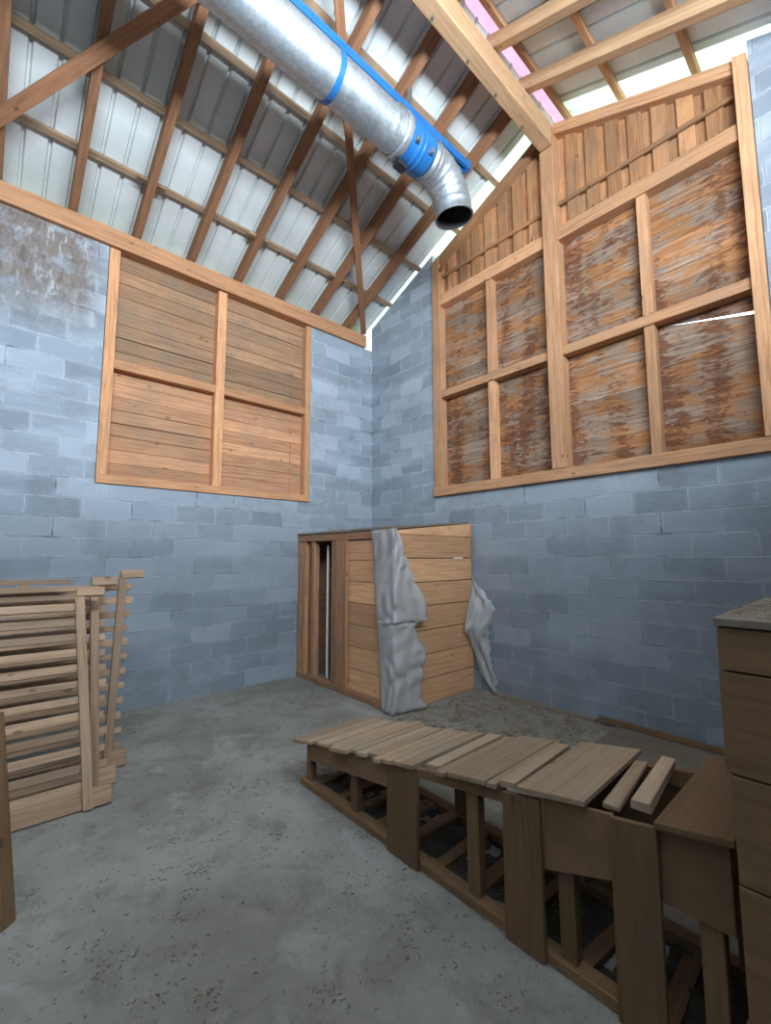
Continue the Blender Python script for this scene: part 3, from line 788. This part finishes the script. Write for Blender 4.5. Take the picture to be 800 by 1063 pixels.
# side boards under the deck
def side(y0, y1, d, x=BX0):
    za, zb = bz(y0)-.024, bz(y1)-.024
    k = [(x, y0, za-d[0]), (x, y1, zb-d[1]), (x+.02, y1, zb-d[1]), (x+.02, y0, za-d[0]), (x, y0, za), (x, y1, zb), (x+.02, y1, zb), (x+.02, y0, za)]
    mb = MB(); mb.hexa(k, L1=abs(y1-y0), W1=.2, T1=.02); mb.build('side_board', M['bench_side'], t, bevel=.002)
side(-3.437, -2.60, (.14, .115))
side(-4.183, -3.668, (.06, .045))
side(-4.635, -4.36, (.225, .27))
side(-4.98, -4.785, (.27, .24))
side(-5.0, -2.55, (.07, .06), BX1-.03)
side(-5.0, -4.05, (.50, .66), BX1-.012)
# deck beam along the top of the legs
# ground rails
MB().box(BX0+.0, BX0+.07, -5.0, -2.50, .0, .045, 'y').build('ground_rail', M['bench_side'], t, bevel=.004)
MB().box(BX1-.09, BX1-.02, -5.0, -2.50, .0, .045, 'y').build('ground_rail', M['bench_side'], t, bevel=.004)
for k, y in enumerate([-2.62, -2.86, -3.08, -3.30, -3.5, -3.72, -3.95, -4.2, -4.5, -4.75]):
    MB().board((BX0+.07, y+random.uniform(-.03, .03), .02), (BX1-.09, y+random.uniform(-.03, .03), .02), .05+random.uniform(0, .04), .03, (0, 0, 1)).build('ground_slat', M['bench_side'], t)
# deck boards
def deck(y0, y1, xa=0., xb=0., lift=0., yj=0., mt='bench'):
    x0 = BX0-.035+xa; x1 = BX1+.03+xb
    k = [(x0, y0, bz(y0)-.022+lift), (x1, y0+yj, bz(y0+yj)-.022+lift), (x1, y1+yj, bz(y1+yj)-.022+lift), (x0, y1, bz(y1)-.022+lift)]
    k += [(a, b_, c_+.022) for a, b_, c_ in k]
    mb = MB(); mb.hexa(k, L1=.6, W1=y1-y0, T1=.02)
    mb.build('top_board', M[mt], t, bevel=.002)
ys = [-2.49, -2.62, -2.69, -2.755, -2.87, -2.93, -3.0, -3.11, -3.17, -3.26, -3.36, -3.42, -3.50, -3.565, -3.66]
for a, b_ in zip(ys[:-1], ys[1:]):
    deck(b_+.003, a-.003, random.uniform(-.03, .03), random.uniform(-.03, .04), random.uniform(0, .006), random.uniform(-.006, .006))
deck(-3.79, -3.70, .05, 0, .004, .01); deck(-3.865, -3.805, .0, .0, 0, 0); deck(-4.105, -3.885, .0, .02, .008)
deck(-4.16, -4.112, .0, .05, .003, .03); deck(-4.245, -4.168, .02, -.04, .016, .03)
deck(-4.55, -4.262, 0, .03, .016, .02)
deck(-5.0, -4.78, 0, .10, 0, 0, 'bench_side')
def loose(y0, y1, lift, mt, lab, xa, xb, th=.03):
    mb = MB(); z0 = bz(y0)+lift
    ym0 = (y0+y1)/2
    mb.board((BX0+xa, ym0, bz(ym0)-.0+lift), (BX1+xb, ym0+.055, bz(ym0+.055)+lift), abs(y1-y0), th, (0, 0, 1), w1=abs(y1-y0)*.85, jit=.004)
    tag(mb.build('loose_batten', M[mt], loc=(-2.48, ym0, z0), bevel=.004), lab, 'batten', 'loose battens on the bench top')
loose(-4.650, -4.595, -.006, 'bench', 'loose batten with worn edges lying over the bench gap, left of the thicker one', .02, -.05, .02)
loose(-4.755, -4.69, .012, 'bench', 'thicker rounded loose batten lying over the bench gap beside the wide end board', .03, -.03, .034)

# bumpy dark patch painting in the shade on the ground inside the bench
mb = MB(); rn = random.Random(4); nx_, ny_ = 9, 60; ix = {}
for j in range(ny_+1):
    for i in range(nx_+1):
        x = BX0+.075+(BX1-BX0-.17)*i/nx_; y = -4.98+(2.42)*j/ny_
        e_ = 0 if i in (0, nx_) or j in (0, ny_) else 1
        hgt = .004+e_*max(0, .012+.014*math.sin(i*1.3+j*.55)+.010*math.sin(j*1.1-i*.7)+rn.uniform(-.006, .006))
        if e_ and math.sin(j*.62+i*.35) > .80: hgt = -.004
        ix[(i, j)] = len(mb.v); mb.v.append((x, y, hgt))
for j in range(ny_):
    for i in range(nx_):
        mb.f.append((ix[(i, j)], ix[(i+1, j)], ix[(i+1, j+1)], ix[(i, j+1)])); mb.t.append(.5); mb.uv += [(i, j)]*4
o = mb.build('bench_shade_patch', plain('painted_bench_shade', (.045, .038, .03), .95, 0, 14, .6), loc=(-2.48, -3.8, 0), smooth=True)
o['kind'] = 'stuff'; o['label'] = 'dark patch standing in for shade on the ground inside the slatted bench'; o['category'] = 'shade patch'

# ================================================================ BIG PLANK BOX, RIGHT EDGE
t = thing('plank_box', (-2.4, -5.6, 0), 'tall brown plank box at the right edge of the picture', 'box')
KX, KY = -2.95, -5.03
zs = [0.06, .08, .385, .722, 1.003, 1.278, 1.40]
mb = MB()
for a, b_ in zip(zs[1:-1], zs[2:]):
    mb.box(KX, KX+.025, KY-1.1, KY+random.uniform(-.006, .006), a+.003, b_-.003, 'y')
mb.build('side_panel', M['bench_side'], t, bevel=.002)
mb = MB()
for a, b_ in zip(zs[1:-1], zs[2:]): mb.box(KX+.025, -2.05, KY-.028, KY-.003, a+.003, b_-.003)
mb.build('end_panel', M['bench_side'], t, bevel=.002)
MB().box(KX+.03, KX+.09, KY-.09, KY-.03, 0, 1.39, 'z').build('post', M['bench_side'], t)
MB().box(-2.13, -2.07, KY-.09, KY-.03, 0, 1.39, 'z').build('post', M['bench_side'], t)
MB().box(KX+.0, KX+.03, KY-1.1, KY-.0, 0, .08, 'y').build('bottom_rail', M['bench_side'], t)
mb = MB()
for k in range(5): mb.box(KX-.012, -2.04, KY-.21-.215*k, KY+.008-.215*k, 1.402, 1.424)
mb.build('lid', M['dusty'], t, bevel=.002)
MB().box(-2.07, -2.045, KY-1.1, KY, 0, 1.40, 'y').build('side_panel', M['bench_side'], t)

# ================================================================ FLOOR CLUTTER
mb = MB(); mb.board((-.36, -3.62, .016), (-.36, -4.75, .016), .62, .028, (0, 0, 1))
tag(mb.build('floor_board', M['dusty'], loc=(-.36, -4.2, 0), bevel=.003), 'flat dusty board lying on the floor along the right block wall', 'board')
mb = MB(); mb.board((-.06, -3.45, .055), (-.08, -4.55, .055), .04, .04, (0, 0, 1))
tag(mb.build('loose_batten', M['bench_side'], loc=(-.07, -4, .03)), 'thin batten lying on the floor board at the foot of the right wall', 'batten')
mb = MB(); mb.board((-.05, -2.3, .02), (-.06, -3.42, .02), .05, .035, (0, 0, 1))
tag(mb.build('loose_batten', M['dusty'], loc=(-.05, -2.9, .02)), 'dusty batten at the foot of the right wall between crate and floor board', 'batten')

def straw(name, spots, lab, seed, clump=False):
    rnd = random.Random(seed); mb = MB(); cen = []
    for (x0, x1, y0, y1, z, n, smin, smax) in spots:
        for _ in range(n):
            if clump and rnd.random() < .75:
                if not cen or rnd.random() < .12: cen = [rnd.uniform(x0, x1), rnd.uniform(y0, y1)]
                x = cen[0]+rnd.gauss(0, .035); y = cen[1]+rnd.gauss(0, .035)
            else: x = rnd.uniform(x0, x1); y = rnd.uniform(y0, y1)
            zz = z(x, y) if callable(z) else z
            l = rnd.uniform(smin, smax); a = rnd.uniform(0, 2*PI); w = rnd.uniform(.0008, .0022)
            dx, dy = math.cos(a)*l/2, math.sin(a)*l/2; dz = rnd.uniform(-.15, .2)*l*.5
            nx, ny = -math.sin(a)*w, math.cos(a)*w
            k = len(mb.v); zb = zz+abs(dz)+.001
            cv = rnd.uniform(-.3, .3)*l
            mb.v += [(x-dx-nx, y-dy-ny, zb-dz), (x-dx+nx, y-dy+ny, zb-dz), (x-dx, y-dy, zb-dz+w*1.5),
                     (x+dx-nx, y+dy-ny, zb+dz), (x+dx+nx, y+dy+ny, zb+dz), (x+dx, y+dy, zb+dz+w*1.5)]
            for f in ((0, 1, 4, 3), (1, 2, 5, 4), (2, 0, 3, 5)):
                mb.f.append(tuple(k+i for i in f)); mb.t.append(.5); mb.uv += [(x, y)]*4
    o = mb.build(name, M['straw'], loc=(0, 0, 0)); o['kind'] = 'stuff'; o['label'] = lab; o['category'] = 'straw'
    return o
straw('floor_straw', [(-4.6, -.05, -5.2, -.1, 0, 6500, .004, .020), (-1.5, -.05, -3.6, -2.05, 0, 3000, .012, .06), (-2.1, -1.2, -3.2, -2.0, 0, 500, .02, .06), (-2.75, -2.2, -4.9, -2.5, .0, 500, .02, .09)],
      'scattered straw and chaff over the concrete floor, thickest by the crate and right wall', 5, True)
straw('ledge_straw', [(-.02, .09, -3.07, -1.5, 3.861, 300, .02, .07), (-.02, .09, -4.83, -3.235, 3.861, 400, .02, .07), (-.02, .09, -4.83, -3.235, 2.521, 300, .02, .06), (-.025, .05, -4.83, -1.5, 5.241, 300, .02, .06)],
      'bits of straw caught on the rails of the boarded gable', 6)
straw('crate_top_straw', [(-1.3, -.05, -1.9, -.1, lambda x, y: 1.909+.115*(x+1.33)/1.33, 700, .02, .08)],
      'straw lying on top of the corner crate', 9)
straw('box_top_straw', [(-2.93, -2.1, -6.0, -5.05, 1.425, 400, .02, .08)], 'straw lying on top of the tall plank box', 10)

for o in bpy.data.objects:
    if '_b' in o: del o['_b']
